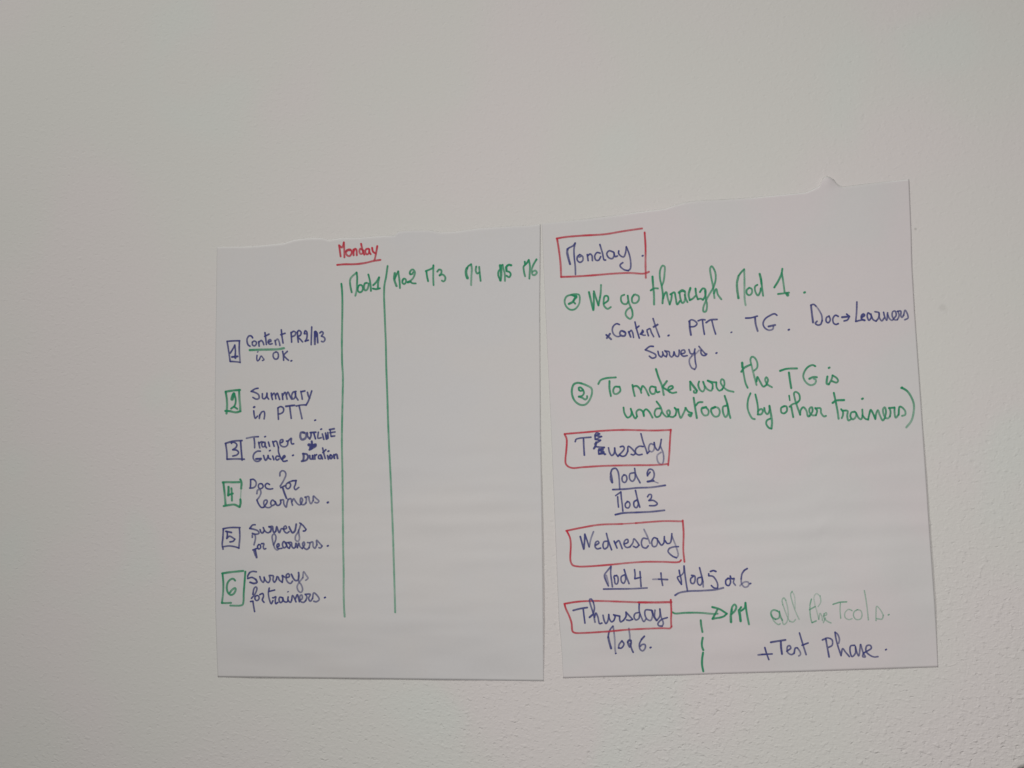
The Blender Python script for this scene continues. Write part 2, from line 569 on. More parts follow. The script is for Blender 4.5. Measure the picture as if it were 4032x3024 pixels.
b2 = write('A', 'number_box', 'g', [(860, 1480,
    "125,275 250,255 375,245/125,275 145,400 150,530 140,655/360,245 365,400 378,520 380,610/120,610 200,615 300,635 385,615")],
    'green number box holding 2', w=36)
write('A', 'numeral', 'g', [(860, 1480, "w52 268,315 245,370 236,405/268,300 295,380 300,450 280,520 220,570/270,535 330,575")], None, b2)
write('A', 'item_text', 'b', [(860, 1480,
    "690,215 640,225 570,270/570,270 640,290 700,330 705,390 660,405 600,375/765,310 770,390 800,400 835,360 845,320/845,300 850,370 875,405/"
    "920,300 925,350 940,410/925,350 970,300 990,340 1000,400/995,340 1025,300 1045,350 1065,410/1110,310 1115,360 1120,410/"
    "1115,350 1160,285 1180,340 1195,405/1185,330 1210,280 1240,340 1275,405/1350,270 1300,285 1275,350 1295,405 1330,380 1345,300/"
    "1335,280 1350,360 1385,420/1435,270 1450,340 1460,405/1440,275 1505,262/1550,285 1570,360 1590,385/1625,260 1590,370 1560,450 1525,510")],
    'navy handwritten word Summary')
write('A', 'item_text', 'b', [(860, 1480,
    "w32 622,543/615,610 622,680 640,740 680,700/720,680 712,740/715,690 760,625 795,620 805,680 795,750/1035,560 1040,650 1045,755/"
    "1035,560 1080,535 1130,560 1130,620 1090,655 1040,665/w32 1175,530 1250,520 1325,513/1240,525 1255,640 1268,740/"
    "1355,525 1440,508 1525,505/1405,520 1430,630 1455,745/1685,772")], 'navy handwriting in PTT under the word Summary')

b3 = write('A', 'number_box', 'b', [(860, 1660,
    "120,380 260,340 410,330/125,385 145,520 150,655/150,655 300,650 450,655/385,335 395,470 412,670")], 'navy number box holding 3', w=30)
write('A', 'numeral', 'b', [(860, 1660, "220,370 270,360 320,400 305,450 250,490/250,490 320,500 350,540 320,580 250,600/w20 228,350 230,385")], None, b3)
write('A', 'item_text', 'b', [(860, 1660,
    "f.6 e1 490,290 600,268 695,262/620,290 630,380 630,455/700,360 710,410 720,460/705,380 750,350 780,360/"
    "790,355 755,380 770,440 805,430 815,380/810,360 815,420 835,455/870,355 890,430/812,262/945,345 970,430/"
    "950,360 1005,340 1030,400 1045,455/1085,370 1120,350 1120,315 1085,320 1070,370 1090,420 1150,440 1200,410 1210,350/"
    "1185,340 1210,338/1205,345 1270,290 1265,350 1280,390 1310,385/1045,440 1045,520 1070,600 1100,660/"
    "730,515 680,515 620,560 605,630 640,685 700,690 740,655/w34 655,650 740,645/785,590 800,640 820,675 850,640 865,590/865,590 880,640 910,655/"
    "945,600 965,665/895,505/1060,610 1020,600 995,640 1020,670 1055,650/1110,650 1160,610 1150,590 1120,620 1125,690 1160,690 1195,680/1298,587")],
    'navy handwriting Trainer Guide')
write('A', 'margin_note', 'b', [(860, 1660,
    "w38 1495,195 1440,190 1425,260 1450,310 1500,300 1530,250 1510,200 1470,185/w34 1545,195 1555,260 1590,300/w28 1590,300 1612,250 1612,200/"
    "w32 1600,192 1695,185/1660,195 1690,300/1740,185 1735,290 1790,280/1790,132/1810,215 1835,310/w30 1865,200 1880,305/"
    "w34 1880,240 1890,300/1905,190 1910,290/w34 1935,140 2015,125/1940,195 2030,180/1965,258 2025,250/w26 1945,140 1960,250/"
    "w36 1625,345 1632,430/w50 1575,405 1640,415 1690,402/w52 1605,455 1650,445 1685,420/w34 1585,490 1630,470/"
    "w36 1480,560 1485,620 1475,680/w34 1470,560 1540,570 1560,620 1530,670 1450,690/1590,590 1600,650 1630,650 1640,590/1640,590 1648,655/"
    "1675,580 1680,655/1680,595 1710,575/1785,580 1750,590 1745,640 1785,645 1790,590 1812,650/1815,460 1835,550 1860,640/1820,540 1870,490/"
    "1900,590 1915,655/1915,515/w32 1950,580 1935,620 1960,645 1985,610 1955,580/2010,575 2020,640/w34 2015,590 2055,570 2075,640")],
    'navy note OUTLINE, an arrow, and Duration squeezed beside the green line', w=29)

b4 = write('A', 'number_box', 'g', [(860, 1840,
    "75,262 150,258 265,260 365,258/85,265 105,430 125,660/90,675 200,655 280,650 365,690/380,210 400,260 395,370/w20 f.45 395,370 388,480 382,560/"
    "382,560 385,620 370,690")], 'green number box holding 4, its side line broken', w=36)
write('A', 'numeral', 'g', [(860, 1840, "w38 175,340 175,420 170,490/165,485 250,455/225,365 232,470 235,580")], None, b4)
write('A', 'item_text', 'b', [(860, 1840,
    "560,215 560,290 555,360/560,215 610,210 655,260 650,320 610,355 545,362/750,285 710,290 695,330 715,370 755,365 780,330 760,290/"
    "890,300 850,280 815,310 830,360 890,380 945,372/f.8 e1 1070,150 1075,90 1110,60 1150,70 1175,120 1140,220 1075,330/1085,355 1160,320/"
    "w32 1120,360 1150,450 1185,540/1230,260 1185,290 1175,345 1210,375 1250,340 1255,290 1225,265 1290,235/1290,235 1355,230/"
    "1350,230 1340,300 1320,350 1340,390 1400,350/f.75 670,460 680,400 720,385 740,440 715,510 670,570/670,570 700,640 750,700 790,695/"
    "790,695 850,600 840,570 800,580 790,640 830,695 890,700 920,680/985,600 940,570 910,620 930,665 985,640 990,600/"
    "990,600 1020,660 1055,660 1085,620 1080,570/f.9 1085,575 1130,565 1140,640 1180,695 1195,620 1215,560/f.8 1215,560 1260,545 1275,610 1290,660/"
    "f.8 1280,600 1310,545 1340,590 1380,640 1420,655 1440,640/f.75 1440,640 1465,560 1440,530 1425,570 1440,640 1490,650 1525,620/"
    "f.75 1525,620 1530,540 1510,520/f.75 1510,520 1570,510 1580,570 1610,635 1650,580/f.8 1650,580 1655,500 1700,540 1750,590 1720,620 1680,610/"
    "w32 1905,612")], 'navy handwriting Doc for learners')

b5 = write('A', 'number_box', 'b', [(860, 1840,
    "80,1070 200,1050 375,1050/85,1075 75,1250 65,1340 80,1425/365,1055 372,1200 355,1410/70,1385 180,1370 270,1380 355,1405")],
    'navy number box holding 5')
write('A', 'numeral', 'b', [(860, 1840, "w32 130,1115 225,1135/150,1120 155,1180 145,1240/145,1240 190,1200 285,1250/285,1250 260,1285 200,1300")], None, b5)
write('A', 'item_text', 'b', [(860, 1840,
    "640,1000 595,1005 545,1065/545,1065 620,1080 690,1110 705,1150 650,1165 590,1150/725,1085 740,1130 765,1145 800,1100/"
    "780,1050 810,1110 860,1140 905,1120/w32 905,1120 920,1060 880,1035/880,1035 940,1030 950,1100 970,1140 1000,1110/"
    "f.9 1000,1110 1015,1030 1035,1090 1060,1140 1095,1070 1130,1070/f.85 1130,1080 1185,1060 1170,1020 1140,1040 1145,1110 1190,1145 1230,1120/"
    "w32 1230,1035 1255,1090 1290,1140 1330,1110 1345,1050 1355,990/f.75 1440,980 1390,1120 1340,1210 1345,1270 1385,1290 1410,1250 1400,1150 1395,1090/"
    "f.9 1415,970 1470,1010 1525,1080/1525,1080 1510,1105 1480,1110/f.75 590,1220 595,1170 630,1170 645,1230 620,1350/600,1440 680,1410/"
    "w34 640,1445 655,1520 665,1570/w22 f.7 615,1460 640,1540/700,1345 680,1380 700,1425 735,1400 725,1350 700,1345/"
    "750,1330 790,1330 780,1390 800,1425 825,1415/f.75 960,1350 995,1270 1000,1200 970,1160 938,1190 940,1260 960,1350 990,1420 1025,1440 1050,1420/"
    "1020,1390 1055,1370 1050,1330 1020,1350 1030,1410 1080,1415 1105,1410/1180,1340 1140,1290 1115,1340 1140,1405 1185,1370 1180,1310/"
    "1180,1340 1210,1400 1235,1410/1235,1410 1250,1350 1210,1310/f.9 1210,1310 1270,1310 1280,1380 1310,1410 1340,1390/"
    "f.9 1340,1390 1350,1320 1375,1400/f.9 1375,1400 1400,1320 1420,1380 1460,1415/f.85 1460,1415 1500,1350 1490,1300 1465,1330 1490,1400 1540,1430 1580,1400/"
    "f.8 1580,1400 1590,1320 1550,1310/f.8 1590,1315 1640,1300 1650,1380 1680,1410 1715,1350/f.75 1715,1350 1710,1270 1760,1320 1805,1370/"
    "f.8 1805,1370 1780,1405 1750,1400/1905,1368")], 'navy handwriting Surveys for learners')

b6 = write('A', 'number_box', 'g', [(860, 2200,
    "w36 65,255 200,235 430,212/70,260 85,430 80,600 60,770/60,770 130,772 220,768/468,225 455,400 440,600 435,750 420,800 380,815 300,818 205,815")],
    'green number box holding 6, open at the bottom')
write('A', 'numeral', 'g', [(860, 2200, "w34 290,380 260,350 220,355 165,410 145,500 165,590 215,630 265,610 300,540 290,510 240,540 190,600")], None, b6)
write('A', 'item_text', 'b', [(860, 2200,
    "660,228 600,220 545,240 f.9 510,300/f.8 545,240 510,300 510,345/510,345 580,325 650,360/w32 650,360 670,410 620,430 550,410/"
    "720,310 740,370 780,410 800,360 795,320/795,330 820,380 870,415 900,360 885,290/905,290 955,300 950,370 975,410 1010,360/"
    "1010,360 1020,310 1040,320 1060,370 1110,410/1110,410 1120,340 1110,290 1150,320/1180,330 1235,310 1220,260 1185,280 1180,350 1210,410 1255,430 1290,390/"
    "w30 1270,270 1310,350 1345,380 1385,370 1400,300 1395,240/f.65 1395,300 1400,400 1440,450 1465,540 1440,585 1400,570 1370,490 1400,420 1470,330/"
    "f.6 1470,330 1485,225 1530,290 1560,340 1520,375/600,620 620,520 650,490 670,510 640,610 575,690/560,745 600,740/600,740 615,840 630,920/"
    "w26 670,640 640,660 640,710 670,730 705,700 700,650 670,640/720,625 770,605 785,650 765,720 795,760/885,510 870,600 885,700 920,785 950,730/"
    "880,570 980,545/945,680 960,680 1000,660 990,720 1000,785 1035,760/1115,680 1070,670 1055,720 1080,765 1115,740 1120,680/"
    "1120,680 1140,740 1190,755 1215,720/1215,665 1210,720 1255,760 1275,720/w20 1212,575/1275,720 1290,640 1320,680 1350,750/"
    "1340,700 1375,625 1395,690 1410,750/f.85 1410,730 1460,690 1450,630 1420,650 1430,740 1480,760 1520,730/f.85 1520,730 1540,660 1510,620/"
    "f.85 1515,620 1600,620 1570,690 1600,740 1640,690/f.85 1640,690 1660,595 1720,640 1755,710 1700,750 1660,740/1855,676")],
    'navy handwriting Surveys for trainers')

# ------------------------------------------------------------------ writing on the second sheet
db = write('B', 'day_box', 'r', [(2180, 870,
    "50,305 200,280 500,255 900,230 1200,180 1540,130/60,310 90,500 120,750 130,975/130,975 400,965 700,945 1000,920 1300,905 1580,915 1660,885/"
    "1585,200 1600,450 1600,750 1605,990")], 'red box round the word Monday', w=32)
write('B', 'day_name', 'b', [(2180, 870,
    "w38 285,750 255,640 235,540 242,490/240,495 265,470 340,430 375,385/375,385 355,480 360,650 375,780 380,930/"
    "455,585 415,620 410,680 455,720 505,690 505,620 455,585/w20 440,630 475,620/585,585 600,690/590,610 635,575 665,600 675,690/"
    "810,560 755,550 715,610 735,680 780,685 820,620/805,410 850,560 880,680 905,680/1040,540 965,520 925,570 960,640 1020,655 1050,610 1050,550/"
    "1050,550 1070,620 1110,610/1135,520 1130,560 1170,610 1220,625 1250,560 1265,450/1265,450 1310,560 1340,700 1335,830 1300,865/"
    "1300,865 1230,850 1160,790 1160,760 1205,725/1550,605")], 'navy handwriting Monday', db)
write('B', 'bullet_number', 'g', [(2180, 870,
    "400,1310 290,1290 220,1320 190,1400 220,1490 290,1545 370,1535 440,1450 455,1350 440,1285 370,1275 300,1285/"
    "w38 265,1445 330,1410 370,1350 395,1330/370,1350 345,1400 375,1440/320,1290 390,1330")], 'green circled number beside We go', w=30)
write('B', 'written_word', 'g', [(2180, 870,
    "w36 615,1240 650,1390 690,1550/695,1540 700,1400 695,1260/700,1225 740,1350 780,1470/780,1470 815,1280 825,1115/875,1440 950,1380 940,1310 890,1310 "
    "870,1400 880,1480 940,1530 995,1500")],
    'green handwritten word We')
write('B', 'written_word', 'g', [(2180, 870,
    "1230,1285 1180,1310 1175,1390 1210,1440 1270,1445 1300,1400/1400,1285 1365,1340 1375,1420 1430,1430 1480,1380 1480,1310 1420,1280"),
    (2360, 1200,
    "493,-160 510,-50 545,40 570,100 575,200 540,245 490,220 455,160 480,90 545,40")],
    'green handwritten word go')
write('B', 'written_word', 'g', [(2560, 1020,
    "w36 40,305 50,450 65,600 68,790/10,545 70,510 135,512/215,770 220,620 200,470 170,330 175,190 215,115 250,130 250,250 230,400 205,460/225,690 250,610 "
    "280,575 305,680 340,790/340,790 370,690 370,610 350,615/360,610 420,580 445,680 470,790 520,730/w42 600,565 560,545 500,585/510,580 530,700 560,765 "
    "595,740 610,640 600,560 550,560/600,620 620,690 650,750/w36 700,505 670,620 690,715/690,715 740,690 790,640/w34 790,515 800,610 830,700/830,700 "
    "880,690 920,710/865,575 920,510 960,530 960,640 920,710/955,550 970,700 990,790 970,910 930,915 925,850 960,750 1010,650 1100,500/f.9 1100,500 "
    "1140,360 1130,220 1070,125 1045,160 1060,300 1095,480 1120,680/f.9 1110,600 1150,520 1180,620 1240,700")],
    'green handwritten word through')
write('B', 'written_word', 'g', [(2860, 1040,
    "w38 210,590 190,450 185,330 210,210/215,200 260,140 310,90/f.75 310,90 315,250 315,450 320,620 335,715/395,415 355,450 360,520 405,540 445,500 "
    "440,430 400,410/540,360 500,390 505,480 550,545 590,480 600,420/w38 580,170 600,250 612,340/605,260 620,400 640,550/w34 835,405 900,300 960,170 "
    "975,80/f.9 965,150 990,300 1015,490/900,520 1000,508 1090,495/w52 1052,510 1068,538/w36 1362,492")],
    'green handwriting Mod 1 ending the first sentence')
write('B', 'written_word', 'b', [(2360, 1200,
    "w34 120,525 160,560 205,600/w34 185,505 130,580/350,345 300,330 245,370 225,440 255,520 320,555 370,540/w32 440,470 380,455 355,500 390,540 440,540 "
    "455,490 420,465/w32 510,470 545,560/520,480 555,445 580,490 595,570/620,300 650,430 695,580/640,410 690,370/w32 715,510 765,470 750,445/w36 735,490 "
    "755,465/w26 720,510 770,530 800,530/830,460 855,540/830,440 880,415 905,480 945,555/935,240 980,380 1045,560/w34 945,385 1015,345/w32 1205,535")],
    'navy handwritten word Content with a small cross before it')
write('B', 'written_word', 'b', [(2360, 1200,
    "w34 1570,290 1575,400 1595,525/w28 1560,290 1600,262 1660,280 1700,330 1660,375 1575,385/1720,280 1780,258 1840,262/1795,270 1810,400 1830,515/w30 "
    "1860,310 1930,265 2050,255/1960,275 1990,400 2025,510"),
    (2860, 1040,
    "w24 88,1187")],
    'navy handwritten letters PTT')
write('B', 'written_word', 'b', [(2860, 1040,
    "335,940 430,935 540,905/w32 500,935 510,1040 545,1165/880,890 840,865 750,900 670,960 640,1040 670,1110 740,1150 810,1130 820,1080/w34 735,1085 "
    "850,1060/w30 1088,1142")],
    'navy handwritten letters TG')
write('B', 'written_word', 'b', [(2860, 1040,
    "w34 1475,720 1490,860 1510,1015/1470,715 1520,700 1560,730/f.5 e.9 1555,725 1600,780 1660,890 1670,990/1670,980 1640,1050 1590,1060 1550,1030 "
    "1580,995/1790,905 1745,930 1740,1000 1775,1020 1810,970 1790,905/1950,910 1900,890 1855,950 1870,1030 1910,1050 1950,1035/w34 2015,925 2110,915/"
    "2095,870 2145,910/2145,910 2110,970 2050,990")],
    'navy handwritten word Doc with an arrow after it')
write('B', 'written_word', 'b', [(3140, 1130,
    "1035,260 1030,430 1015,600/1015,600 1130,570/w32 1120,530 1170,490 1150,470 1115,500 1120,560 1170,580/1275,480 1230,450 1215,510 1245,580 1285,530 "
    "1280,470/1285,500 1320,570 1370,595/1370,595 1410,540 1420,450 1350,430/f.9 1420,450 1430,540 1470,590 1510,540/f.9 1500,440 1520,520 1555,580 "
    "1570,450/f.85 1570,480 1610,560 1650,580 1670,560/f.9 1670,560 1720,490 1700,420 1660,430 1650,500 1690,570 1740,570/f.85 1740,570 1770,500 1750,420/"
    "1740,425 1800,420 1800,500 1820,530 1850,490/f.85 1850,490 1875,405 1915,470 1925,540 1870,570")],
    'navy handwritten word Learners by the edge of the sheet')
write('B', 'written_word', 'b', [(2360, 1200,
    "940,725 880,725 800,785/800,785 890,820 980,870 980,910 920,930 870,895/1020,810 1040,880 1080,910 1110,860/1100,820 1120,880 1165,905/"
    "1165,905 1180,850 1140,800/1145,805 1215,820 1225,880 1260,910 1290,880/1290,880 1300,820/1300,820 1330,890 1370,900 1390,840 1390,790/"
    "1420,860 1490,830 1480,790 1430,800 1425,860 1460,895 1530,885/1560,780 1590,850 1640,850 1665,770/f.9 1660,820 1670,980 1685,1080 1660,1125/"
    "f.8 1660,1125 1610,1100 1570,1020 1570,950 1610,890/f.5 1610,890 1680,850 1740,790/1735,725 1770,770 1850,860/1770,790 1770,840 1800,880 1850,880 1870,855/2040,840")],
    'navy handwritten word Surveys')
write('B', 'bullet_number', 'g', [(2220, 1400,
    "w34 310,485 240,475 175,500 140,600 155,720 210,810 300,860 380,850 450,770 490,650 480,570 400,520 300,482/"
    "265,600 260,560 290,555 330,600 290,615 265,600/330,590 350,650 320,700 260,715/260,715 320,735 375,765 405,740 405,705")],
    'green circled number beside To make sure')
write('B', 'written_word', 'g', [(2220, 1400,
    "f.9 e1 600,495 640,430 730,395 905,380/w34 795,445 795,570 820,705/965,545 890,545 860,610 880,665 930,665 985,610 970,540")],
    'green handwritten word To')
write('B', 'written_word', 'g', [(2220, 1400,
    "1195,510 1210,600 1235,705/1205,540 1270,530 1330,590 1350,650/1345,600 1370,530 1410,560 1480,695/1590,550 1520,540 1495,600 1530,665 1580,660 "
    "1600,600 1600,550/1600,590 1625,640 1665,630/w34 1605,235 1650,380 1710,530 1740,685/w36 1795,445 1740,520 1720,545/1730,560 1800,600 1850,640/"
    "1820,610 1900,560 1890,530 1830,550 1820,600 1880,650 1960,640")],
    'green handwritten word make')
write('B', 'written_word', 'g', [(2660, 1380,
    "260,690 255,620 255,545/w38 255,545 310,620 370,700/370,700 360,735 320,730 320,705/410,540 395,600 430,690 475,715 505,670 505,620/480,545 510,620 "
    "560,680 620,700 645,660/645,660 640,580 560,525/560,525 640,550 710,555/710,555 715,640 760,700 810,680/810,680 850,600 840,520 805,500 785,550 "
    "820,620 900,690 1010,720")],
    'green handwritten word sure')
write('B', 'written_word', 'g', [(2660, 1380,
    "w40 1160,215 1165,290/1165,280 1190,430 1220,570 1255,650/w34 1145,370 1200,300 1310,245/f.9 1370,350 1420,300 1420,200 1370,120 1330,110 1305,150 "
    "1330,290 1370,450 1410,600/1410,540 1425,460 1470,540 1530,630 1580,600/1580,600 1610,510 1580,465 1560,510 1600,590 1680,640")],
    'green handwritten word the')
write('B', 'written_word', 'g', [(2660, 1380,
    "w34 1820,355 1930,320 2115,312/w36 1975,385 1990,500 2015,655"),
    (3120, 1400,
    "400,185 350,165 270,200 210,280 190,370 240,470 320,515 390,490 410,430 370,400/w36 295,405 360,375 425,378")],
    'green handwritten letters TG')
write('B', 'written_word', 'g', [(3120, 1400,
    "w36 610,365 600,430 600,490 635,500/635,500 680,420 700,345/w34 640,212/700,345 770,390 795,440 770,470 690,445")],
    'green handwritten word is')
write('B', 'written_word', 'g', [(2220, 1400,
    "1040,905 1055,1000 1110,1080 1165,1050 1185,980/1165,925 1195,1010 1245,1095 1275,1060/1275,1060 1265,980 1310,940 1370,970 1395,1055/1395,1040 "
    "1390,980 1430,935 1480,970 1545,1080/1680,920 1610,930 1580,1010 1610,1070 1670,1050 1700,990/1615,800 1680,890 1730,1010 1790,1065 1820,1060/"
    "1820,1060 1850,1000 1830,950 1795,980 1830,1050 1900,1070 1945,1040/1945,1040 1960,960 1930,910/1930,910 1960,935 1995,935"),
    (2660, 1380,
    "44,1025 60,1100 90,1175 130,1110 180,1000/170,1000 230,1070 285,1090/w40 280,1090 260,1145 230,1120/w34 315,825 335,960 370,1175/350,960 400,905 "
    "470,898/530,990 460,1000 455,1070 500,1130 560,1120 575,1050 530,990/690,985 625,1010 625,1080 680,1150 745,1140 770,1060 740,1000 680,985/w36 "
    "530,985 475,1005/w38 690,985 640,1008/890,960 830,980 830,1090 870,1160 905,1120 920,1020/w34 855,790 900,930 930,1080 955,1175/w34 900,930 925,1060")],
    'green handwritten word understood')
write('B', 'written_word', 'g', [(2660, 1380,
    "1305,745 1265,850 1255,1000 1290,1110 1340,1185 1380,1195/1390,765 1425,920 1440,1060/1435,1110 1440,1050 1500,1020 1520,1060 1490,1110 1430,1115/"
    "1545,1000 1560,1070 1600,1110 1635,1050 1635,965/w36 1635,965 1660,1100 1680,1250 1670,1360/1670,1360 1630,1350 1580,1280 1590,1220 1650,1185")],
    'green handwritten word by after an opening bracket')
write('B', 'written_word', 'g', [(2660, 1380,
    "1890,970 1840,1000 1845,1080 1890,1095 1940,1050 1930,975 1890,970/w26 1978,785 1990,870/w34 2015,980 2030,1060 2050,1160/1985,980 2040,935 2110,915/"
    "2110,915 2160,860 2150,760 2090,720 2065,740 2080,850 2120,980 2170,1120"),
    (3120, 1400,
    "135,1030 145,950 190,900 240,950 275,1060 300,1055/300,1050 350,970 340,900 300,920 300,990 350,1040 410,1040/410,1040 430,960 400,915/400,920 "
    "490,920 500,1000 550,1060 585,1050")],
    'green handwritten word other')
write('B', 'written_word', 'g', [(3120, 1400,
    "w34 722,650 750,780 785,960 805,1100/w36 700,825 760,785 900,775/850,935 880,980 880,1040 860,1090/870,960 960,965 955,1050 975,1130 1020,1110/"
    "1090,980 1030,990 1010,1060 1050,1110 1095,1080 1110,1000 1080,975/1110,1000 1150,1080 1195,1110 1220,1060 1218,940/1220,1040 1270,1100 1320,1115/w36 "
    "1220,752/1320,1115 1340,1020 1365,945 1400,1000 1445,1105/1445,1100 1460,1010 1490,950 1520,1030 1575,1130 1610,1090/1610,1090 1630,980 1610,900 "
    "1580,930 1585,1010 1620,1080 1660,1095 1700,1060/1700,1060 1710,980 1690,910/1680,915 1780,905/1780,905 1780,1000 1800,1080 1850,1030/1850,1030 "
    "1870,890 1920,910 1965,970 1965,1030 1910,1050/w38 1905,560/w36 e.7 1905,560 1990,610 2070,720 2115,850 2110,1000 2070,1140 1985,1250")],
    'green handwritten word trainers with a closing bracket')

db = write('B', 'day_box', 'r', [(2180, 1660,
    "190,215 500,190 850,160 1200,145 1500,150 1750,155 2045,145/190,220 225,300 220,500 205,650 210,730 250,780 330,808 500,795 800,775 1100,765 1400,760 1700,758 1880,750 1995,735/"
    "2040,140 2025,350 2015,550 1995,760")], 'red box round the corrected word Tuesday', w=31)
write('B', 'day_name', 'b', [(2180, 1660,
    "375,350 390,310 450,290 650,272/w30 520,300 525,430 535,585/720,230 750,195 800,215/800,215 720,245/720,245 835,260/835,260 730,310/730,310 815,325/w34 815,325 720,390/"
    "w36 740,360 725,430 700,470/720,430 760,440 880,450/w34 880,450 790,500/w34 790,480 860,490/790,500 870,530/w34 870,530 790,565/720,245 725,310/780,500 785,565/790,565 880,555/895,570/"
    "955,455 975,540 1010,590 1050,560 1065,460/1060,460 1080,550 1120,605/1120,605 1150,570/1160,440 1210,430 1230,470 1190,530 1140,580/1140,580 1200,605 1250,590 1290,520/"
    "1290,520 1300,430 1350,460 1430,550/1430,550 1390,580 1350,570/1560,435 1490,430 1430,480 1430,550 1480,580 1540,570/1520,210 1560,360 1610,490 1630,555/1630,555 1665,520/"
    "f.75 1735,400 1690,385 1660,430 1660,500 1710,525 1750,480 1750,365/1750,365 1770,450 1815,500 1850,440 1875,310/f.65 1865,440 1910,560 1910,700 1880,745 1830,720 1800,640 1810,580 1870,535")],
    'navy handwriting Tuesday with one letter scribbled over', db)
ln = write('B', 'line_text', 'b', [(2180, 1660,
    "w36 1020,1060 1010,990 995,910/995,890 1020,830 1080,815 1120,870 1140,990 1150,1180/w20 f.7 985,950 985,1010 1010,1060/1230,930 1195,960 1200,1040 1240,1060 1275,1010 1260,940 1220,925/"
    "1400,890 1330,910 1325,1000 1370,1040 1415,990 1420,900/1410,815 1430,920 1505,1065/1635,945 1630,890 1665,830 1720,840 1750,900 1740,980 1690,1030 1630,1045/"
    "w34 1640,1045 1740,1030/w20 f.5 1740,1040 1820,1070/w30 1635,935 1680,880")], 'navy handwriting Mod 2')
write('B', 'underline', 'b', [(2180, 1660, "1030,1185 1250,1175 1450,1155 1700,1145 1945,1110")], None, ln, 31)
ln = write('B', 'line_text', 'b', [(2180, 1660,
    "1080,1290 1170,1225/1170,1225 1180,1340 1195,1450 1205,1560/1115,1310 1120,1400 1130,1490/1290,1395 1250,1430 1255,1490 1300,1505 1330,1450 1310,1400 1280,1390/"
    "1450,1365 1400,1400 1405,1480 1440,1500 1475,1440 1460,1370/1425,1200 1460,1350 1500,1490/1635,1310 1665,1270 1700,1275 1700,1330 1660,1375/1660,1375 1740,1375 1805,1430 1770,1460 1670,1465")],
    'navy handwriting Mod 3')
write('B', 'underline', 'b', [(2180, 1660, "1075,1622 1200,1595 1500,1580 1700,1570 1930,1545")], None, ln, 31)

db = write('B', 'day_box', 'r', [(2200, 2020,
    "130,310 400,255 700,205 1100,190/w24 f.8 1100,190 1350,175/f.9 1340,176 1600,155 1850,140 2150,145/140,310 195,430 210,550 205,830 240,905 330,930 500,930 900,900 1200,870 1500,850 1800,850 2100,850 2130,820/"
    "2160,130 2175,350 2170,650 2190,850")], 'red box round the word Wednesday', w=31)
write('B', 'day_name', 'b', [(2200, 2020,
    "w30 375,410 405,520 435,630/w30 440,620 450,480 455,370/455,370 500,500 530,590/f.7 530,590 560,450 605,325/645,560 700,520 680,490 645,510 635,590 670,625 730,610/"
    "850,490 790,500 770,570 795,625 850,590 860,510/830,355 860,470 920,640/965,490 1015,610/985,530 1045,480 1075,540 1105,620/1140,540 1205,510 1200,460 1160,470 1135,540 1180,600 1240,590/"
    "1240,590 1290,520 1310,450 1360,500 1400,560/1400,560 1350,600 1300,580/f.9 1540,450 1470,440 1440,510 1460,590 1520,610 1560,570/f.6 1485,285 1540,400 1590,530/"
    "1720,450 1660,430 1620,500 1640,580 1690,580 1720,520 1715,450/1730,480 1790,560 1830,520 1840,410/1850,480 1890,530 1940,520 1965,430 1970,360/f.6 1970,400 2020,520 2065,650 2080,740 2050,780/"
    "2050,780 1980,750 1905,670 1925,620 2000,590 2085,585")], 'navy handwriting Wednesday', db)
ln = write('B', 'line_text', 'b', [(2200, 2020,
    "865,1270 820,1180 795,1100 800,1070 860,990 910,930/910,930 905,1050 920,1180 935,1285/f.5 w38 825,1090 860,1230/1010,1085 960,1110 970,1140/970,1140 985,1230 1015,1235 1035,1180 1020,1100 970,1090/"
    "1150,1075 1090,1110 1095,1200 1130,1225 1165,1160 1160,1090/1140,985 1180,1110 1225,1230/1320,985 1330,1070 1325,1140/1325,1145 1430,1120/1415,1020 1425,1150 1435,1280/"
    "f.5 1640,1155 1740,1152/w30 1740,1152 1895,1160/1780,1045 1790,1150 1810,1260"),
    (2560, 2180, "505,290 515,350 540,450 545,535/w26 545,535 500,470 475,410 530,385 580,330 590,215/590,215 605,350 625,500 650,650/750,395 705,440 715,510 755,520 780,470 775,390 720,378/"
    "890,410 830,430 830,520 870,550 905,500 905,420/860,245 895,380 920,490/f.6 920,490 925,580/1020,350 1020,385/1020,385 1090,395 1140,450 1175,530 1175,590/1065,555 1110,595 1175,605/"
    "w30 1050,310 1100,295 1145,310/1370,430 1320,460 1325,540 1370,555 1400,500 1385,435 1350,430/1395,390 1410,430 1440,440/1440,435 1465,430 1450,500 1485,550/w30 1690,260 1640,290/1640,290 1600,350 1585,440/"
    "f.65 1585,440 1590,510 1625,570 1660,585 1710,560 1710,500 1660,490 1600,520 1565,560/1745,522")], 'navy handwriting Mod 4 + Mod 5 or 6')
write('B', 'underline', 'b', [(2200, 2020, "780,1325 1000,1322 1250,1320 1540,1305")], None, ln, 28)
write('B', 'underline', 'b', [(2560, 2180, "f.85 435,725 500,685 650,655 900,645 1150,625 1275,595")], None, ln, 31)

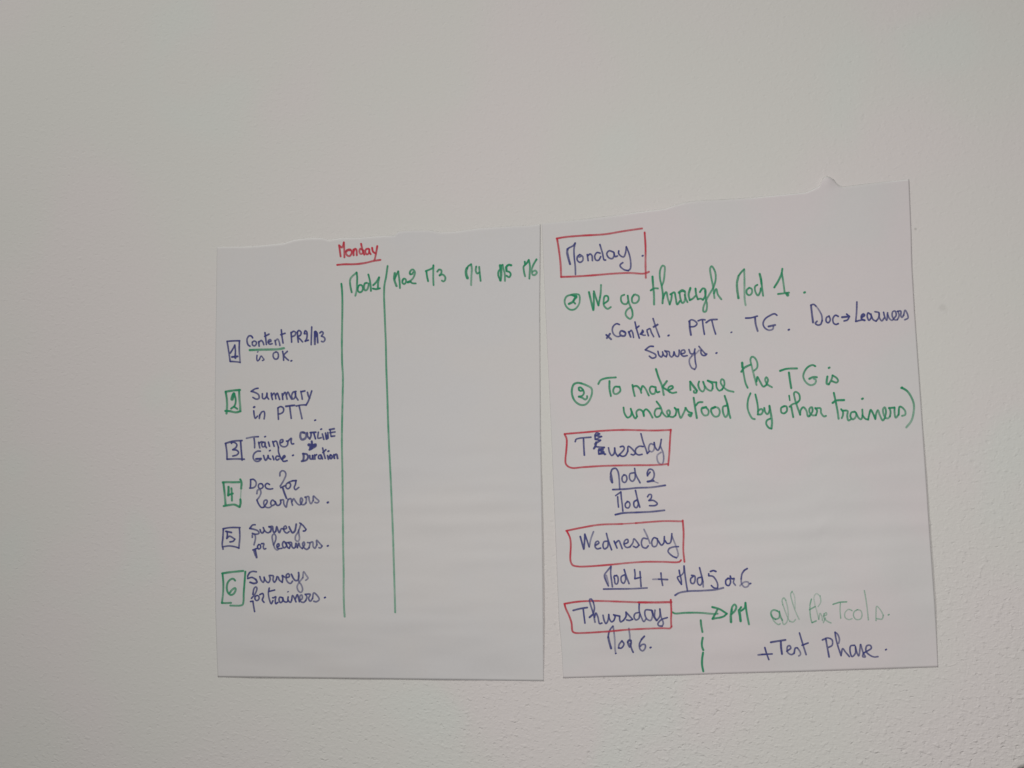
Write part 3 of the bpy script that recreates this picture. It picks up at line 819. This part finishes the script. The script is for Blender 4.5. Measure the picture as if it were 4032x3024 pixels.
db = write('B', 'day_box', 'r', [(2180, 2330,
    "185,210 400,175 700,160 1100,170 1500,185/w36 1480,184 1750,186 2050,180/190,215 210,290 270,420 310,540 330,690 370,715 500,718 900,695 1300,660 1600,645 1900,635 2030,635 2055,600/"
    "2040,140 2050,350 2045,480 2050,610")], 'red box round the word Thursday', w=31)
write('B', 'day_name', 'b', [(2180, 2330,
    "w30 340,325 460,295 585,275/515,305 530,430 545,545/w32 625,445 690,390/690,390 710,280 690,180/690,180 650,125 625,140 640,220 690,380 720,530/710,450 735,370 770,440 800,555 840,545/"
    "860,410 880,500 910,555 945,500 960,400/960,395 970,470 1010,525 1050,500/1050,500 1070,430 1045,400/1050,405 1150,425/1150,425 1150,480 1165,525 1215,500/"
    "1215,500 1260,430 1260,355/1260,355 1320,420 1375,480/1375,480 1320,500 1270,490/1490,360 1420,380 1400,440 1430,490 1480,470 1500,390/1490,210 1490,330 1530,450 1570,520 1610,470/"
    "1700,320 1600,320 1590,400 1630,480 1690,500 1720,430 1720,330/w32 1710,330 1740,420 1790,500/f.85 1765,320 1760,440 1800,500/1800,500 1850,420 1850,300/f.85 1850,300 1870,430 1910,550 1890,600/"
    "1890,600 1830,590 1815,560 1870,490 1980,450")], 'navy handwriting Thursday', db)
write('B', 'line_text', 'b', [(2180, 2330,
    "w36 1000,985 970,880 950,790/950,790 960,720 990,650 1030,600/f.6 1035,600 1050,700 1065,850 1070,1000 1080,1070/w22 1083,1076/1190,855 1140,920 1130,980/1130,980 1180,980 1225,910 1190,855/"
    "w32 1345,850 1310,845 1290,880/1290,870 1300,920 1325,965 1350,900 1345,850/f.65 1310,640 1325,760 1330,860/f.9 1330,900 1360,1000 1385,1055/w32 1580,775 1530,830/"
    "1530,830 1495,910 1505,1000 1550,1030 1595,980 1590,920 1540,920 1510,950/1688,972")], 'navy handwriting Mod 6 beneath the Thursday box')
write('B', 'arrow', 'g', [(2620, 2310, "125,445 160,465 350,455 600,455 850,475 910,470/815,355 940,390 1070,470/1070,470 1010,520 820,560/820,560 870,470 910,390")],
    'green arrow pointing from the Thursday box', w=33)
write('B', 'line_text', 'g', [(2620, 2310,
    "w40 1143,615 1140,500 1155,400/1150,430 1165,350 1205,310 1235,350 1210,420 1150,480/w42 1310,600 1295,480 1280,410/w32 1290,400 1320,355/1320,420 1380,370 1395,280/w34 1395,285 1415,450 1455,655")],
    'green handwriting PM', w=33)
write('B', 'line_text', 'g', [(2980, 2310, 0.26221,
    "w30 f0.70 310,365 250,350 215,380 225,450 280,490/w26 f0.66 280,490 330,470 335,390 300,360/f0.57 340,370 350,450 385,505/w24 f0.45 220,420 260,520 330,570 350,555/w24 f0.45 335,370 370,470 385,500/"
    "w24 f0.34 375,490 405,568 445,540 470,460 465,330 435,205/w24 f0.41 435,205 405,168 380,200 390,270/w22 f0.33 390,270 430,380 465,470 495,520/f0.37 495,520 545,530 580,495/w22 f0.25 575,330 565,140 530,72/"
    "w22 f0.41 530,72 508,110 530,220 580,370 635,490/w22 f0.61 820,185 800,270 800,400 815,500 830,540/w24 f0.61 830,540 890,515/w24 f0.59 790,345 875,300/w22 f0.29 930,490 900,370 870,260 860,150 895,105 950,140/"
    "w22 f0.33 950,140 960,230 920,300/w22 f0.34 930,490 950,400 975,440 985,510/w22 f0.41 1000,440 1050,420 1040,390 1010,410/f0.41 1010,410 1010,470 1060,520 1115,545/w22 f0.41 1000,540 1030,470/"
    "w24 f0.66 1145,265 1240,235 1350,228/w22 f0.49 1255,240 1250,350 1260,475/w22 f0.43 1430,360 1380,340 1325,390 1325,460 1380,495 1430,480/w22 f0.48 1510,345 1460,380 1455,450 1500,495 1560,480 1580,420 1560,360 1510,345/"
    "w22 f0.49 1615,60 1640,200 1660,350 1675,500/w22 f0.43 1790,510 1790,400 1800,295 1850,340 1900,430/w24 f0.49 1900,430 1880,485 1800,480/f0.57 1980,422")], 'faint pale green handwriting all the Tools from a drying marker', w=24)
write('B', 'line_text', 'b', [(2980, 2310, 0.26221,
    "w30 f.5 e.95 20,1025 80,1018/80,1018 230,1010/120,915 145,1000 180,1095/w32 210,835 300,820 430,800/w34 360,825 365,920 378,1010/450,970 510,920 490,885 460,900 465,990 520,1020 560,1000/"
    "f.9 560,1000 580,920 610,920/f.75 610,920 650,980 655,1020 630,1040/640,695 680,830 740,1020/680,880 770,845/985,800 1060,770 1130,800 1130,880 1080,910/w30 1035,780 1060,920 1085,1055/"
    "f.75 1230,850 1240,790 1210,710 1175,685/1175,685 1190,790 1220,900 1265,1035/f.85 1265,1035 1290,930 1330,980 1390,1050/1470,880 1410,890 1400,970 1430,1050 1480,1000 1480,900/"
    "f.9 1480,900 1500,980 1530,1040 1555,870/f.8 1560,870 1600,1000 1630,1055 1590,1050 1600,1000/1600,1000 1720,920 1700,880 1650,890 1640,970 1700,1030 1760,1055 1820,1050/1940,945")],
    'navy handwriting + Test Phase', w=28)
write('B', 'dashed_line', 'g', [(2620, 2310, "615,585 625,680 645,790/650,890 635,980 640,1050 660,1105/655,1150 640,1260 640,1370 660,1475")],
    'short green dashed vertical line below the arrow', w=35)

# ------------------------------------------------------------------ dark thing cut by the corner of the frame
def build_corner():
    m, nt, b = nodes_of('dark_brown_wood')
    tc = N(nt, 'ShaderNodeTexCoord').outputs['Object']
    nt.links.new(mix_rgb(nt, noise_tex(nt, tc, 60.0, 3.0), (0.10, 0.078, 0.072), (0.17, 0.135, 0.125)), b.inputs['Base Color'])
    b.inputs['Roughness'].default_value = 0.6
    import bmesh
    bm = bmesh.new()
    # board with rounded corners and a softened rim
    nseg, nr = 160, 10
    W, H, D = 0.21, 0.26, 0.010
    rings = []
    for j in range(nr + 1):
        ph = math.pi * j / nr
        k = math.sin(ph) ** 0.5
        y = -D * math.cos(ph)
        ring = []
        for i in range(nseg):
            th = 2 * math.pi * i / nseg
            cx = math.copysign(abs(math.cos(th)) ** 0.12, math.cos(th))
            cz = math.copysign(abs(math.sin(th)) ** 0.12, math.sin(th))
            s = 0.985 + 0.015 * k
            ring.append(bm.verts.new((W * s * cx, y, H * s * cz)))
        rings.append(ring)
    for a, c in zip(rings, rings[1:]):
        for i in range(nseg):
            bm.faces.new((a[i], a[(i + 1) % nseg], c[(i + 1) % nseg], c[i]))
    bm.faces.new(rings[0][::-1])
    bm.faces.new(rings[-1])
    bmesh.ops.recalc_face_normals(bm, faces=bm.faces)
    me = bpy.data.meshes.new('wooden_board')
    bm.to_mesh(me)
    bm.free()
    me.materials.append(m)
    me.polygons.foreach_set('use_smooth', [True] * len(me.polygons))
    o = bpy.data.objects.new('wooden_board', me)
    COL.objects.link(o)
    o.location = at(3998, 3014, 0.022) + Vector((W, 0, -H))
    o['label'] = 'dark brown rounded board top just showing at the bottom right corner'
    o['category'] = 'board'


build_corner()
